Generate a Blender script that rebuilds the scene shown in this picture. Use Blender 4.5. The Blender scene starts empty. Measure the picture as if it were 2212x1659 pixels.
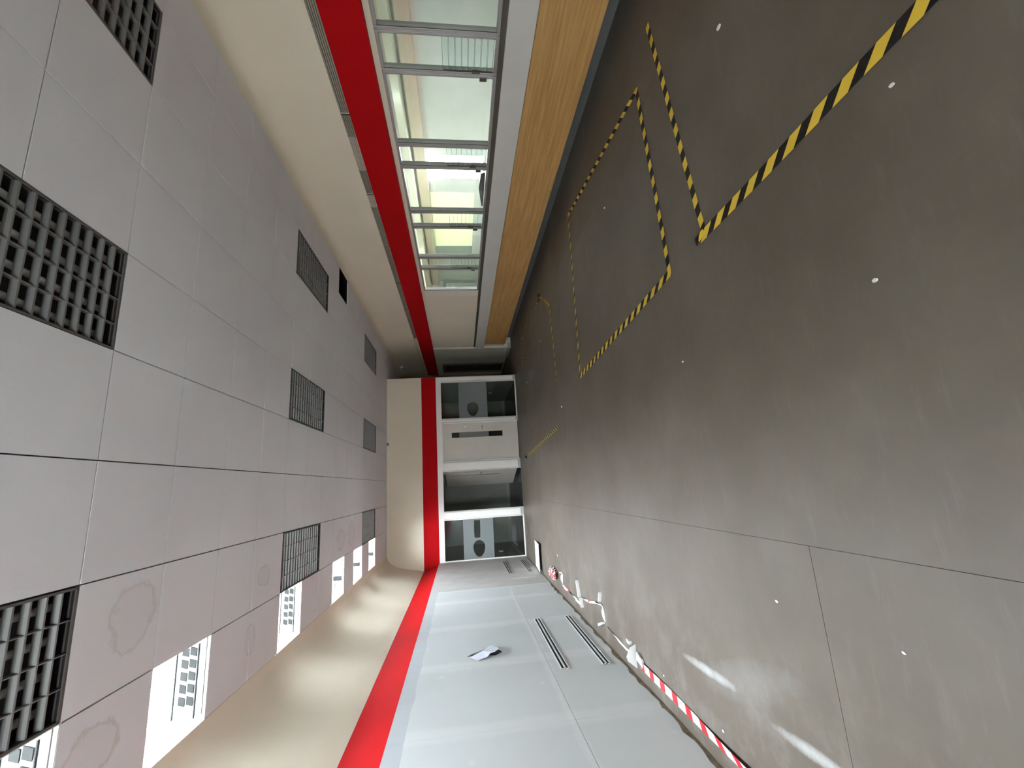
import bpy, bmesh, math, random
from mathutils import Vector, Matrix
from mathutils.geometry import tessellate_polygon
random.seed(7)
S = bpy.context.scene
COL = S.collection

# ------------------------------------------------------------------ camera
# phone held on its side: the picture's right edge is the room's floor side
CAM_H = 1.6
FWD = Vector((0.22057455, 0.96771418, -0.12196778))
RIGHT = Vector((0.97343444, -0.2262831, -0.03494783))
UP = Vector((0.06141876, 0.11101904, 0.9919186))
cd = bpy.data.cameras.new('camera')
cam = bpy.data.objects.new('camera', cd)
COL.objects.link(cam)
cd.sensor_fit = 'HORIZONTAL'
cd.sensor_width = 36.0
cd.lens = 946.936 * 36.0 / 2212.0
cd.clip_start = 0.02
M = Matrix.Identity(4)
for i, v in enumerate((-UP, RIGHT, -FWD)):
    v = v.normalized()
    for r in range(3):
        M[r][i] = v[r]
M[2][3] = CAM_H
cam.matrix_world = M
S.camera = cam

# ------------------------------------------------------------------ light
SKY = 24.0
w = bpy.data.worlds.new('overcast_sky')
S.world = w
w.use_nodes = True
bg = w.node_tree.nodes['Background']
bg.inputs[0].default_value = (0.90, 0.97, 1.05, 1)
bg.inputs[1].default_value = SKY
S.view_settings.view_transform = 'Standard'
S.view_settings.look = 'None'
S.view_settings.gamma = 1.0
S.view_settings.use_curve_mapping = False
S.view_settings.exposure = 2.45
S.cycles.use_denoising = True
S.cycles.max_bounces = 12
S.cycles.diffuse_bounces = 8
S.cycles.glossy_bounces = 4
S.cycles.transparent_max_bounces = 16
S.cycles.transmission_bounces = 8
S.cycles.sample_clamp_indirect = 6.0


def portal(loc, direction, sx, sy):
    """sampling aid for daylight coming through a modelled opening (gives no light of its own)"""
    l = bpy.data.lights.new('daylight_portal', 'AREA')
    l.shape = 'RECTANGLE'
    l.size = sx
    l.size_y = sy
    l.cycles.is_portal = True
    o = bpy.data.objects.new('daylight_portal', l)
    COL.objects.link(o)
    o.location = loc
    o.rotation_euler = Vector(direction).to_track_quat('-Z', 'Y').to_euler()
    return o


# ------------------------------------------------------------------ materials
MATS = {}


def nodes_of(name):
    m = bpy.data.materials.new(name)
    m.use_nodes = True
    nt = m.node_tree
    return m, nt, nt.nodes['Principled BSDF']


def N(nt, t, **kw):
    n = nt.nodes.new(t)
    for k, v in kw.items():
        setattr(n, k, v)
    return n


def math_node(nt, op, a, b=None, clamp=False):
    n = N(nt, 'ShaderNodeMath', operation=op, use_clamp=clamp)
    for i, v in enumerate((a, b)):
        if v is None:
            continue
        if isinstance(v, (int, float)):
            n.inputs[i].default_value = v
        else:
            nt.links.new(v, n.inputs[i])
    return n.outputs[0]


def mixc(nt, fac, a, b, mode='MIX'):
    n = N(nt, 'ShaderNodeMix', data_type='RGBA', blend_type=mode)
    if isinstance(fac, (int, float)):
        n.inputs[0].default_value = fac
    else:
        nt.links.new(fac, n.inputs[0])
    for i, v in ((6, a), (7, b)):
        if isinstance(v, tuple):
            n.inputs[i].default_value = (*v, 1) if len(v) == 3 else v
        else:
            nt.links.new(v, n.inputs[i])
    return n.outputs[2]


def noise(nt, vec, scale, detail=4, rough=0.6):
    n = N(nt, 'ShaderNodeTexNoise')
    n.inputs['Scale'].default_value = scale
    n.inputs['Detail'].default_value = detail
    n.inputs['Roughness'].default_value = rough
    if vec is not None:
        nt.links.new(vec, n.inputs['Vector'])
    return n.outputs[0]


def ramp(nt, fac, lo, hi):
    n = N(nt, 'ShaderNodeMapRange')
    n.inputs[1].default_value = lo
    n.inputs[2].default_value = hi
    n.clamp = True
    nt.links.new(fac, n.inputs[0])
    return n.outputs[0]


def position(nt):
    return N(nt, 'ShaderNodeNewGeometry').outputs['Position']


def mat(name, col, rough=0.6, metal=0.0, var=0.06, scale=3.0, bump=0.0, bscale=60.0, spec=0.5, stretch=None):
    if name in MATS:
        return MATS[name]
    m, nt, p = nodes_of(name)
    pos = position(nt)
    if stretch:
        mp = N(nt, 'ShaderNodeMapping')
        mp.inputs['Scale'].default_value = stretch
        nt.links.new(pos, mp.inputs[0])
        pos = mp.outputs[0]
    f = noise(nt, pos, scale)
    dark = tuple(c * (1 - var * 1.6) for c in col)
    lite = tuple(min(1, c * (1 + var * 1.6)) for c in col)
    c = mixc(nt, ramp(nt, f, 0.25, 0.75), dark, lite)
    nt.links.new(c, p.inputs['Base Color'])
    p.inputs['Roughness'].default_value = rough
    p.inputs['Metallic'].default_value = metal
    p.inputs['Specular IOR Level'].default_value = spec
    if bump:
        b = N(nt, 'ShaderNodeBump')
        b.inputs['Strength'].default_value = bump
        b.inputs['Distance'].default_value = 0.01
        nt.links.new(noise(nt, pos, bscale), b.inputs['Height'])
        nt.links.new(b.outputs[0], p.inputs['Normal'])
    MATS[name] = m
    return m


def glass_mat(name, tint, refl=1.0):
    m = bpy.data.materials.new(name)
    m.use_nodes = True
    nt = m.node_tree
    nt.nodes.clear()
    out = N(nt, 'ShaderNodeOutputMaterial')
    tr = N(nt, 'ShaderNodeBsdfTransparent')
    tr.inputs[0].default_value = (*tint, 1)
    gl = N(nt, 'ShaderNodeBsdfGlossy')
    gl.inputs['Roughness'].default_value = 0.02
    lw = N(nt, 'ShaderNodeLayerWeight')
    lw.inputs[0].default_value = 0.5
    f = math_node(nt, 'ADD', math_node(nt, 'MULTIPLY', math_node(nt, 'POWER', lw.outputs['Facing'], 5.0), 0.9), 0.035)
    f = math_node(nt, 'MULTIPLY', f, refl, True)
    mx = N(nt, 'ShaderNodeMixShader')
    nt.links.new(f, mx.inputs[0])
    nt.links.new(tr.outputs[0], mx.inputs[1])
    nt.links.new(gl.outputs[0], mx.inputs[2])
    nt.links.new(mx.outputs[0], out.inputs[0])
    return m


def stripe_mat(name, a, b, period, duty, slope, rough=0.45):
    m, nt, p = nodes_of(name)
    uv = N(nt, 'ShaderNodeUVMap')
    sx = N(nt, 'ShaderNodeSeparateXYZ')
    nt.links.new(uv.outputs[0], sx.inputs[0])
    t = math_node(nt, 'ADD', sx.outputs[0], math_node(nt, 'MULTIPLY', sx.outputs[1], slope))
    fr = math_node(nt, 'FRACT', math_node(nt, 'DIVIDE', t, period))
    f = math_node(nt, 'LESS_THAN', fr, duty)
    dirt = ramp(nt, noise(nt, position(nt), 30), 0.3, 0.8)
    c = mixc(nt, f, a, b)
    c = mixc(nt, math_node(nt, 'MULTIPLY', dirt, 0.07), c, (0.25, 0.22, 0.17))
    nt.links.new(c, p.inputs['Base Color'])
    p.inputs['Roughness'].default_value = rough
    p.inputs['Specular IOR Level'].default_value = 0.12
    return m


CREAM = mat('cream_wall_paint', (0.75, 0.69, 0.56), 0.75, var=0.03, scale=1.2, bump=0.05, spec=0.12)
CREAM_R = CREAM
RED = mat('red_gloss_paint', (0.42, 0.006, 0.008), 0.6, var=0.05, scale=1.0, spec=0.03)
WHITE = mat('white_frame_paint', (0.87, 0.86, 0.82), 0.4, var=0.02)
OFFWHITE = mat('off_white_panel', (0.66, 0.64, 0.59), 0.5, var=0.03)
DOORM = mat('door_laminate', (0.62, 0.59, 0.53), 0.5, var=0.03, scale=2)
DARKW = mat('dark_void', (0.012, 0.011, 0.010), 0.9, var=0.1)
ALU = mat('grey_aluminium', (0.36, 0.35, 0.34), 0.45, 0.6, var=0.05)
ALU_D = mat('dark_bronze_frame', (0.085, 0.075, 0.055), 0.5, 0.2, var=0.08)
BLACK = mat('black_slot', (0.006, 0.006, 0.007), 0.7)
STEEL = mat('handle_steel', (0.30, 0.29, 0.28), 0.35, 0.8)
GRID = mat('ceiling_grid_metal', (0.10, 0.09, 0.08), 0.7, var=0.05)
ROOMG = mat('back_room_grey_wall', (0.34, 0.345, 0.31), 0.7, var=0.05)
BFLOOR = mat('back_room_black_floor', (0.02, 0.022, 0.025), 0.25, var=0.2)
PLINTH = mat('blue_grey_plinth', (0.13, 0.14, 0.135), 0.6, var=0.08)
LOUVRE = mat('mirror_louvre_aluminium', (0.25, 0.25, 0.245), 0.5, 0.6, var=0.05)
HOUSING = mat('dark_fitting_housing', (0.035, 0.030, 0.033), 0.35, 0.4, var=0.1)
TUBE = mat('unlit_tube_glass', (0.75, 0.76, 0.74), 0.25, var=0.02)
VENTM = mat('beige_vent_metal', (0.30, 0.275, 0.225), 0.55, 0.1, var=0.05)
VENT_L = mat('pale_vent_cover', (0.46, 0.42, 0.35), 0.55, var=0.04)
HALLW = mat('hall_aqua_white_wall', (0.60, 0.65, 0.635), 0.6, var=0.03)
HALLB = mat('hall_beige_beam', (0.60, 0.56, 0.46), 0.6, var=0.03)
HALLG = mat('hall_pale_green_beam', (0.66, 0.70, 0.58), 0.6, var=0.03)
TEAL = mat('grey_green_blind', (0.36, 0.46, 0.41), 0.7, var=0.05)
BROWN = mat('old_brown_wall_base', (0.33, 0.27, 0.195), 0.8, var=0.25, scale=14)
CHIP = mat('white_plaster_chip', (0.68, 0.68, 0.665), 0.7, var=0.03)
PAPER = mat('torn_lining_paper', (0.62, 0.66, 0.76), 0.7, var=0.1, scale=25)
OLDPANEL = mat('old_grey_beige_panel', (0.47, 0.465, 0.445), 0.65, var=0.07, scale=4, bump=0.05)
WELL = mat('rooflight_white', (0.62, 0.63, 0.63), 0.6, var=0.01)
GRILLE = mat('rooflight_grille_grey', (0.010, 0.011, 0.010), 0.8, spec=0.1)
CONC = mat('roof_concrete', (0.06, 0.055, 0.05), 0.9, var=0.1)

GLASS = glass_mat('clear_window_glass', (0.92, 0.925, 0.91))
GLASS_D = glass_mat('partition_glass', (0.84, 0.87, 0.85), 1.0)
GLASS_L = glass_mat('green_louvre_glass', (0.86, 0.90, 0.88), 0.5)
EDGE = mat('dark_green_glass_edge', (0.05, 0.075, 0.06), 0.3)
HAZ = stripe_mat('yellow_black_tape', (0.010, 0.009, 0.010), (0.66, 0.46, 0.05), 0.155, 0.52, 1.3)
HAZB = stripe_mat('yellow_black_block_tape', (0.010, 0.009, 0.010), (0.66, 0.46, 0.05), 0.158, 0.5, 0.35)
HAZN = stripe_mat('yellow_black_slant_tape', (0.010, 0.009, 0.010), (0.66, 0.46, 0.05), 0.150, 0.52, -1.0)
HAZ2 = stripe_mat('yellow_black_tape_fine', (0.014, 0.012, 0.010), (0.60, 0.45, 0.07), 0.15, 0.5, 2.2)
BAR = stripe_mat('red_white_tape', (0.66, 0.655, 0.66), (0.48, 0.02, 0.03), 0.205, 0.43, -0.8, 0.4)
BARW = stripe_mat('crumpled_red_white_tape', (0.66, 0.645, 0.65), (0.55, 0.05, 0.06), 0.9, 0.10, -1.0, 0.35)


def floor_mat():
    m, nt, p = nodes_of('worn_grey_brown_vinyl')
    pos = position(nt)
    a = ramp(nt, noise(nt, pos, 0.9, 5, 0.6), 0.3, 0.7)
    c = mixc(nt, a, (0.094, 0.074, 0.053), (0.134, 0.115, 0.091))
    b = ramp(nt, noise(nt, pos, 5.0, 6, 0.65), 0.35, 0.72)
    c = mixc(nt, math_node(nt, 'MULTIPLY', b, 0.35), c, (0.085, 0.076, 0.066))
    mp = N(nt, 'ShaderNodeMapping')
    mp.inputs['Scale'].default_value = (1.2, 7.0, 1.0)
    nt.links.new(pos, mp.inputs[0])
    s = ramp(nt, noise(nt, mp.outputs[0], 2.3, 5, 0.7), 0.56, 0.78)
    c = mixc(nt, math_node(nt, 'MULTIPLY', s, 0.14), c, (0.27, 0.26, 0.245))
    # plaster smears and dust near the left wall
    sp = N(nt, 'ShaderNodeSeparateXYZ')
    nt.links.new(pos, sp.inputs[0])
    edge = ramp(nt, sp.outputs[0], -0.75, -1.75)
    d = ramp(nt, noise(nt, pos, 3.2, 7, 0.7), 0.47, 0.70)
    c = mixc(nt, math_node(nt, 'MULTIPLY', math_node(nt, 'MULTIPLY', edge, d), 0.28), c, (0.36, 0.35, 0.33))
    for (cx, cy, ang, ln, wd, st) in ((-1.31, 3.15, 1.62, 0.36, 0.035, 0.6), (-1.33, 2.22, 1.62, 0.30, 0.035, 0.6),
                                      (-1.22, 2.75, 1.9, 0.55, 0.12, 0.14), (2.3, 9.2, 1.4, 0.5, 0.12, 0.15)):
        ca, sa = math.cos(ang), math.sin(ang)
        dx = math_node(nt, 'SUBTRACT', sp.outputs[0], cx)
        dy = math_node(nt, 'SUBTRACT', sp.outputs[1], cy)
        u = math_node(nt, 'DIVIDE', math_node(nt, 'ADD', math_node(nt, 'MULTIPLY', dx, ca), math_node(nt, 'MULTIPLY', dy, sa)), ln)
        v = math_node(nt, 'DIVIDE', math_node(nt, 'SUBTRACT', math_node(nt, 'MULTIPLY', dy, ca), math_node(nt, 'MULTIPLY', dx, sa)), wd)
        q = math_node(nt, 'ADD', math_node(nt, 'MULTIPLY', u, u), math_node(nt, 'MULTIPLY', v, v))
        q = math_node(nt, 'ADD', q, math_node(nt, 'MULTIPLY', noise(nt, pos, 9, 6, 0.75), 1.6))
        k = ramp(nt, q, 1.9, 0.5)
        c = mixc(nt, math_node(nt, 'MULTIPLY', k, st), c, (0.55, 0.57, 0.57))
    nt.links.new(c, p.inputs['Base Color'])
    r = N(nt, 'ShaderNodeMapRange')
    nt.links.new(noise(nt, pos, 2.0, 4), r.inputs[0])
    r.inputs[3].default_value = 0.40
    r.inputs[4].default_value = 0.56
    nt.links.new(r.outputs[0], p.inputs['Roughness'])
    p.inputs['Specular IOR Level'].default_value = 0.33
    bmp = N(nt, 'ShaderNodeBump')
    bmp.inputs['Strength'].default_value = 0.06
    bmp.inputs['Distance'].default_value = 0.01
    nt.links.new(noise(nt, pos, 7, 3), bmp.inputs['Height'])
    nt.links.new(bmp.outputs[0], p.inputs['Normal'])
    return m


def tile_mat():
    m, nt, p = nodes_of('mineral_ceiling_tile')
    pos = position(nt)
    c = mixc(nt, ramp(nt, noise(nt, pos, 0.8, 3), 0.3, 0.7), (0.69, 0.69, 0.71), (0.75, 0.75, 0.77))
    c = mixc(nt, math_node(nt, 'MULTIPLY', ramp(nt, noise(nt, pos, 160, 2), 0.45, 0.8), 0.10), c, (0.40, 0.37, 0.34))
    sp = N(nt, 'ShaderNodeSeparateXYZ')
    nt.links.new(pos, sp.inputs[0])
    wob = noise(nt, pos, 7.0, 4)
    # water marks: brown rings on five tiles beside the roof openings
    for (cx, cy, rx, ry, st) in ((-0.62, 3.02, 0.20, 0.20, 0.4), (-1.22, 2.82, 0.15, 0.20, 0.5), (-0.72, 4.78, 0.10, 0.14, 0.5),
                                 (-1.22, 4.55, 0.14, 0.10, 0.4), (-0.70, 7.55, 0.16, 0.24, 0.55), (-0.66, 8.2, 0.2, 0.2, 0.35),
                                 (-0.70, 10.7, 0.16, 0.10, 0.4)):
        dx = math_node(nt, 'DIVIDE', math_node(nt, 'SUBTRACT', sp.outputs[0], cx), rx)
        dy = math_node(nt, 'DIVIDE', math_node(nt, 'SUBTRACT', sp.outputs[1], cy), ry)
        q = math_node(nt, 'ADD', math_node(nt, 'MULTIPLY', dx, dx), math_node(nt, 'MULTIPLY', dy, dy))
        q = math_node(nt, 'ADD', q, math_node(nt, 'MULTIPLY', wob, 1.9))
        ring = math_node(nt, 'SUBTRACT', 1.0, math_node(nt, 'DIVIDE', math_node(nt, 'ABSOLUTE', math_node(nt, 'SUBTRACT', q, 1.75)), 0.22), True)
        body = math_node(nt, 'MULTIPLY', ramp(nt, q, 1.9, 1.5), 0.25)
        k = math_node(nt, 'MAXIMUM', ring, body)
        c = mixc(nt, math_node(nt, 'MULTIPLY', k, st * 0.9), c, (0.42, 0.36, 0.30))
    nt.links.new(c, p.inputs['Base Color'])
    p.inputs['Roughness'].default_value = 0.85
    p.inputs['Specular IOR Level'].default_value = 0.2
    bmp = N(nt, 'ShaderNodeBump')
    bmp.inputs['Strength'].default_value = 0.08
    bmp.inputs['Distance'].default_value = 0.005
    nt.links.new(noise(nt, pos, 140, 2), bmp.inputs['Height'])
    nt.links.new(bmp.outputs[0], p.inputs['Normal'])
    return m


def board_mat():
    m, nt, p = nodes_of('plasterboard_with_filler')
    pos = position(nt)
    sp = N(nt, 'ShaderNodeSeparateXYZ')
    nt.links.new(pos, sp.inputs[0])
    c = mixc(nt, ramp(nt, noise(nt, pos, 1.2, 4), 0.3, 0.7), (0.53, 0.57, 0.575), (0.57, 0.61, 0.61))
    wob = math_node(nt, 'MULTIPLY', math_node(nt, 'SUBTRACT', noise(nt, pos, 3.0, 5, 0.7), 0.5), 0.16)
    fill = (0.69, 0.72, 0.715)
    for yj in (8.72, 7.85, 6.5, 5.2, 3.9, 2.6):
        dist = math_node(nt, 'ABSOLUTE', math_node(nt, 'SUBTRACT', math_node(nt, 'ADD', sp.outputs[1], wob), yj + 0.03))
        k = ramp(nt, dist, 0.13, 0.07)
        c = mixc(nt, math_node(nt, 'MULTIPLY', k, 0.45), c, fill)
    # horizontal joint, paler tone towards the near end, round dabs over the screws
    dist = math_node(nt, 'ABSOLUTE', math_node(nt, 'SUBTRACT', math_node(nt, 'ADD', sp.outputs[2], wob), 0.79))
    c = mixc(nt, math_node(nt, 'MULTIPLY', ramp(nt, dist, 0.05, 0.02), 0.5), c, fill)
    low = ramp(nt, sp.outputs[1], 5.6, 3.4)
    c = mixc(nt, math_node(nt, 'MULTIPLY', low, 0.35), c, fill)
    mp = N(nt, 'ShaderNodeMapping')
    mp.inputs['Scale'].default_value = (0.01, 2.3, 3.4)
    nt.links.new(pos, mp.inputs[0])
    vo = N(nt, 'ShaderNodeTexVoronoi')
    vo.inputs['Scale'].default_value = 1.0
    vo.inputs['Randomness'].default_value = 0.8
    nt.links.new(mp.outputs[0], vo.inputs['Vector'])
    c = mixc(nt, math_node(nt, 'MULTIPLY', ramp(nt, vo.outputs['Distance'], 0.11, 0.07), 0.5), c, fill)
    nt.links.new(c, p.inputs['Base Color'])
    p.inputs['Roughness'].default_value = 0.55
    p.inputs['Specular IOR Level'].default_value = 0.4
    return m


def wood_mat():
    m, nt, p = nodes_of('oak_laminate')
    pos = position(nt)
    mp = N(nt, 'ShaderNodeMapping')
    mp.inputs['Scale'].default_value = (1.0, 0.9, 26.0)
    nt.links.new(pos, mp.inputs[0])
    g = noise(nt, mp.outputs[0], 1.6, 6, 0.62)
    c = mixc(nt, ramp(nt, g, 0.32, 0.70), (0.40, 0.21, 0.062), (0.60, 0.36, 0.130))
    mp2 = N(nt, 'ShaderNodeMapping')
    mp2.inputs['Scale'].default_value = (1.0, 2.0, 90.0)
    nt.links.new(pos, mp2.inputs[0])
    c = mixc(nt, math_node(nt, 'MULTIPLY', ramp(nt, noise(nt, mp2.outputs[0], 2, 4), 0.5, 0.75), 0.3), c, (0.24, 0.135, 0.05))
    nt.links.new(c, p.inputs['Base Color'])
    p.inputs['Roughness'].default_value = 0.45
    return m


def blind_mat():
    m = bpy.data.materials.new('pale_yellow_blind_cloth')
    m.use_nodes = True
    nt = m.node_tree
    nt.nodes.clear()
    out = N(nt, 'ShaderNodeOutputMaterial')
    a = N(nt, 'ShaderNodeBsdfDiffuse')
    b = N(nt, 'ShaderNodeBsdfTranslucent')
    pos = position(nt)
    c = mixc(nt, noise(nt, pos, 2), (0.80, 0.84, 0.66), (0.86, 0.90, 0.74))
    nt.links.new(c, a.inputs[0])
    b.inputs[0].default_value = (0.62, 0.66, 0.48, 1)
    mx = N(nt, 'ShaderNodeMixShader')
    mx.inputs[0].default_value = 0.07
    nt.links.new(a.outputs[0], mx.inputs[1])
    nt.links.new(b.outputs[0], mx.inputs[2])
    nt.links.new(mx.outputs[0], out.inputs[0])
    return m


def film_mat():
    m, nt, p = nodes_of('frosted_glass_film')
    pos = position(nt)
    c = mixc(nt, noise(nt, pos, 1.5), (0.19, 0.215, 0.215), (0.21, 0.235, 0.235))
    nt.links.new(c, p.inputs['Base Color'])
    p.inputs['Roughness'].default_value = 0.6
    p.inputs['Alpha'].default_value = 0.85
    return m


FLOOR, TILE, BOARD, WOOD, BLIND, FILM = floor_mat(), tile_mat(), board_mat(), wood_mat(), blind_mat(), film_mat()
BANDW = mat('pale_grey_sill_band', (0.62, 0.61, 0.575), 0.55, var=0.02, bump=0.04, bscale=150)


# ------------------------------------------------------------------ mesh helpers
class MB:
    def __init__(self):
        self.v, self.f, self.uv, self.mi = [], [], {}, []

    def box(self, a, b, mi=0):
        x0, y0, z0 = (min(p, q) for p, q in zip(a, b))
        x1, y1, z1 = (max(p, q) for p, q in zip(a, b))
        k = len(self.v)
        self.v += [(x0, y0, z0), (x1, y0, z0), (x1, y1, z0), (x0, y1, z0), (x0, y0, z1), (x1, y0, z1), (x1, y1, z1), (x0, y1, z1)]
        for q in ((0, 3, 2, 1), (4, 5, 6, 7), (0, 1, 5, 4), (1, 2, 6, 5), (2, 3, 7, 6), (3, 0, 4, 7)):
            self.f.append([k + i for i in q])
            self.mi.append(mi)
        return self

    def prism(self, poly, vec, mi=0, holes=()):
        """poly (and holes): lists of 3-D points in one plane, pushed along vec"""
        vec = Vector(vec)
        loops = [[Vector(p) for p in poly]] + [[Vector(p) for p in h] for h in holes]
        flat = [p for l in loops for p in l]
        k = len(self.v)
        n = len(flat)
        self.v += [tuple(p) for p in flat] + [tuple(p + vec) for p in flat]
        for t in tessellate_polygon(loops):
            self.f.append([k + i for i in t])
            self.f.append([k + n + i for i in reversed(t)])
            self.mi += [mi, mi]
        o = 0
        for l in loops:
            for i in range(len(l)):
                j = (i + 1) % len(l)
                self.f.append([k + o + i, k + o + j, k + n + o + j, k + n + o + i])
                self.mi.append(mi)
            o += len(l)
        return self

    def cyl(self, a, b, r, n=12, mi=0):
        a, b = Vector(a), Vector(b)
        d = (b - a).normalized()
        u = d.orthogonal().normalized()
        w_ = d.cross(u)
        k = len(self.v)
        for c in (a, b):
            for i in range(n):
                t = 2 * math.pi * i / n
                self.v.append(tuple(c + r * (math.cos(t) * u + math.sin(t) * w_)))
        for i in range(n):
            j = (i + 1) % n
            self.f.append([k + i, k + j, k + n + j, k + n + i])
            self.mi.append(mi)
        self.f.append([k + i for i in reversed(range(n))])
        self.f.append([k + n + i for i in range(n)])
        self.mi += [mi, mi]
        return self

    def ribbon(self, pts, width, sides, u0=0.0, thick=0.0008):
        """flat tape through pts; sides = across-direction per point"""
        k = len(self.v)
        us, u = [], u0
        for i, p in enumerate(pts):
            p = Vector(p)
            if i:
                u += (p - Vector(pts[i - 1])).length
            us.append(u)
            s = Vector(sides[i] if isinstance(sides, list) else sides).normalized() * width / 2
            self.v += [tuple(p - s), tuple(p + s)]
        for i in range(len(pts) - 1):
            a = k + 2 * i
            self.uv[len(self.f)] = [(us[i], 0), (us[i + 1], 0), (us[i + 1], width), (us[i], width)]
            self.f.append([a, a + 2, a + 3, a + 1])
            self.mi.append(0)
        return self

    def mesh(self, name, mats, bevel=0.0, fix=True):
        me = bpy.data.meshes.new(name)
        me.from_pydata(self.v, [], self.f)
        if self.uv:
            l = me.uv_layers.new(name='UVMap')
            for fi, co in self.uv.items():
                for li, c in zip(me.polygons[fi].loop_indices, co):
                    l.data[li].uv = c
        for m in (mats if isinstance(mats, (list, tuple)) else [mats]):
            me.materials.append(m)
        for p_, i in zip(me.polygons, self.mi):
            p_.material_index = i
        if fix or bevel:
            bm = bmesh.new()
            bm.from_mesh(me)
            if fix and not self.uv:
                bmesh.ops.recalc_face_normals(bm, faces=bm.faces)
            if bevel:
                bmesh.ops.bevel(bm, geom=list(bm.edges), offset=bevel, segments=1, affect='EDGES', clamp_overlap=True)
            bm.to_mesh(me)
            bm.free()
        me.update()
        return me


def put(name, mb, mats, parent=None, bevel=0.0, loc=None, **props):
    me = mb if isinstance(mb, bpy.types.Mesh) else mb.mesh(name, mats, bevel)
    o = bpy.data.objects.new(name, me)
    COL.objects.link(o)
    if parent is not None:
        o.parent = parent
    if loc is not None:
        o.location = loc
    for k, v in props.items():
        o[k] = v
    return o


def empty(name, loc, **props):
    o = bpy.data.objects.new(name, None)
    o.empty_display_size = 0.1
    COL.objects.link(o)
    o.location = loc
    for k, v in props.items():
        o[k] = v
    return o


def dense(prof, k=6):
    """Catmull-Rom refinement of a 2-D profile so that the curve reads as round"""
    P = [Vector(p) for p in prof]
    P = [2 * P[0] - P[1]] + P + [2 * P[-1] - P[-2]]
    out = []
    for i in range(1, len(P) - 2):
        a, b, c, d = P[i - 1], P[i], P[i + 1], P[i + 2]
        for q in range(k):
            t = q / k
            v = 0.5 * (2 * b + (c - a) * t + (2 * a - 5 * b + 4 * c - d) * t * t + (3 * b - a - 3 * c + d) * t ** 3)
            out.append((v.x, v.y))
    out.append(tuple(P[-2]))
    return out


ST = 'structure'
Y0, YE, YC = -3.0, 11.93, 15.6          # back wall, end wall, corridor end
ZC = 3.52
XL = -1.85

# ------------------------------------------------------------------ floor
fl = put('floor', MB().box((-2.3, Y0 - 0.1, -0.12), (4.42, YC + 0.1, -0.004)), CONC, kind=ST)
sheets = [(-1.90, -0.371, Y0, 2.0), (-1.90, -0.371, 2.003, YE + 0.02), (-0.369, 1.63, Y0, YE + 0.02),
          (1.6305, 2.985, Y0, YE + 0.02), (2.9855, 4.30, Y0, YC)]
for i, (a, b, c, d) in enumerate(sheets):
    put('vinyl_sheet', MB().box((a, c, -0.004), (b, d, 0.0 - 0.0003 * (i % 2))), FLOOR, fl)
put('room_floor', MB().box((-1.95, YE + 0.025, -0.004), (2.98, 15.25, -0.0005)), BFLOOR, fl, label='black floor of the dark room behind the partition')

# ------------------------------------------------------------------ left wall
wl = put('wall_left', MB().box((-2.35, Y0, 0), (XL - 0.016, YE, 2.20)), BROWN, kind=ST)
random.seed(3)


def ragged(y0, y1, z, amp, n):
    return [(y0 + (y1 - y0) * i / n, z + random.uniform(-amp, amp)) for i in range(n + 1)]


def board(y0, y1, poly, holes=(), m=BOARD):
    x = XL - 0.0155
    return put('plasterboard', MB().prism([(x, *p) for p in poly], (0.0155, 0, 0), holes=[[(x, *p) for p in h] for h in holes]), m, wl)


HOLE = [(5.465, 1.612), (5.54, 1.553), (5.645, 1.405), (5.675, 1.36), (5.70, 1.29), (5.60, 1.22), (5.51, 1.20), (5.42, 1.29), (5.45, 1.42)]
ys = [-3.0, -1.3, 0.0, 1.3, 2.6, 3.9, 5.2, 6.5, 7.85, 8.72]
for i in range(len(ys) - 1):
    a, b = ys[i] + 0.0015, ys[i + 1] - 0.0015
    board(a, b, [(a, 0.772), (b, 0.772)] + list(reversed(ragged(a, b, 2.092, 0.010, 9))), holes=[HOLE] if ys[i] == 5.2 else ())
for i in range(len(ys) - 1):
    a, b = ys[i] + 0.0015, ys[i + 1] - 0.0015
    board(a, b, ragged(a, b, 0.042, 0.022, 11) + [(b, 0.768), (a, 0.768)])
STRIPM = mat('grey_lining_strip', (0.46, 0.50, 0.525), 0.55, var=0.04)
for a, b in ((-3.0, 1.4), (1.403, 3.9), (3.903, 6.5), (6.503, 8.72)):
    put('lining_strip', MB().box((XL - 0.0155, a, 2.06), (XL - 0.003, b, 2.232)), STRIPM, wl)
# older panelling towards the far corner
for a, b, c, d in ((8.722, 10.3, 0.02, 2.232), (10.303, YE, 0.02, 2.232)):
    put('old_panel', MB().box((XL - 0.0155, a, c), (XL - 0.002, b, d)), OLDPANEL, wl, bevel=0.001)
put('white_chalk_line', MB().box((XL - 0.002, 9.33, 0.18), (XL - 0.0012, 9.36, 0.66)), WHITE, wl)
flap = MB()
pf = [(5.435, 1.572, 0.0), (5.61, 1.372, 0.004), (5.675, 1.338, 0.014), (5.63, 1.315, 0.03), (5.51, 1.245, 0.03), (5.41, 1.30, 0.035),
      (5.40, 1.35, 0.03), (5.34, 1.39, 0.014), (5.31, 1.50, 0.002), (5.38, 1.55, 0.004)]
ctr = (5.50, 1.43, 0.028)
flap.v = [(XL + 0.004 + c, a, b) for a, b, c in pf] + [(XL + 0.004 + ctr[2], ctr[0], ctr[1])]
for i in range(len(pf)):
    flap.f.append([i, (i + 1) % len(pf), len(pf)])
    flap.mi.append(0)
put('hole_shade', MB().box((XL - 0.0158, 5.38, 1.15), (XL - 0.0152, 5.75, 1.65)), BLACK, wl)  # black sheet that paints in the shade inside the hole
put('torn_paper_flap', flap, PAPER, wl, label='bluish torn paper flap hanging over a hole in the board')
put('baseboard_left', MB().box((XL - 0.016, Y0, 0.0), (XL - 0.010, YE, 0.10)), BROWN, kind=ST)

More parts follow.
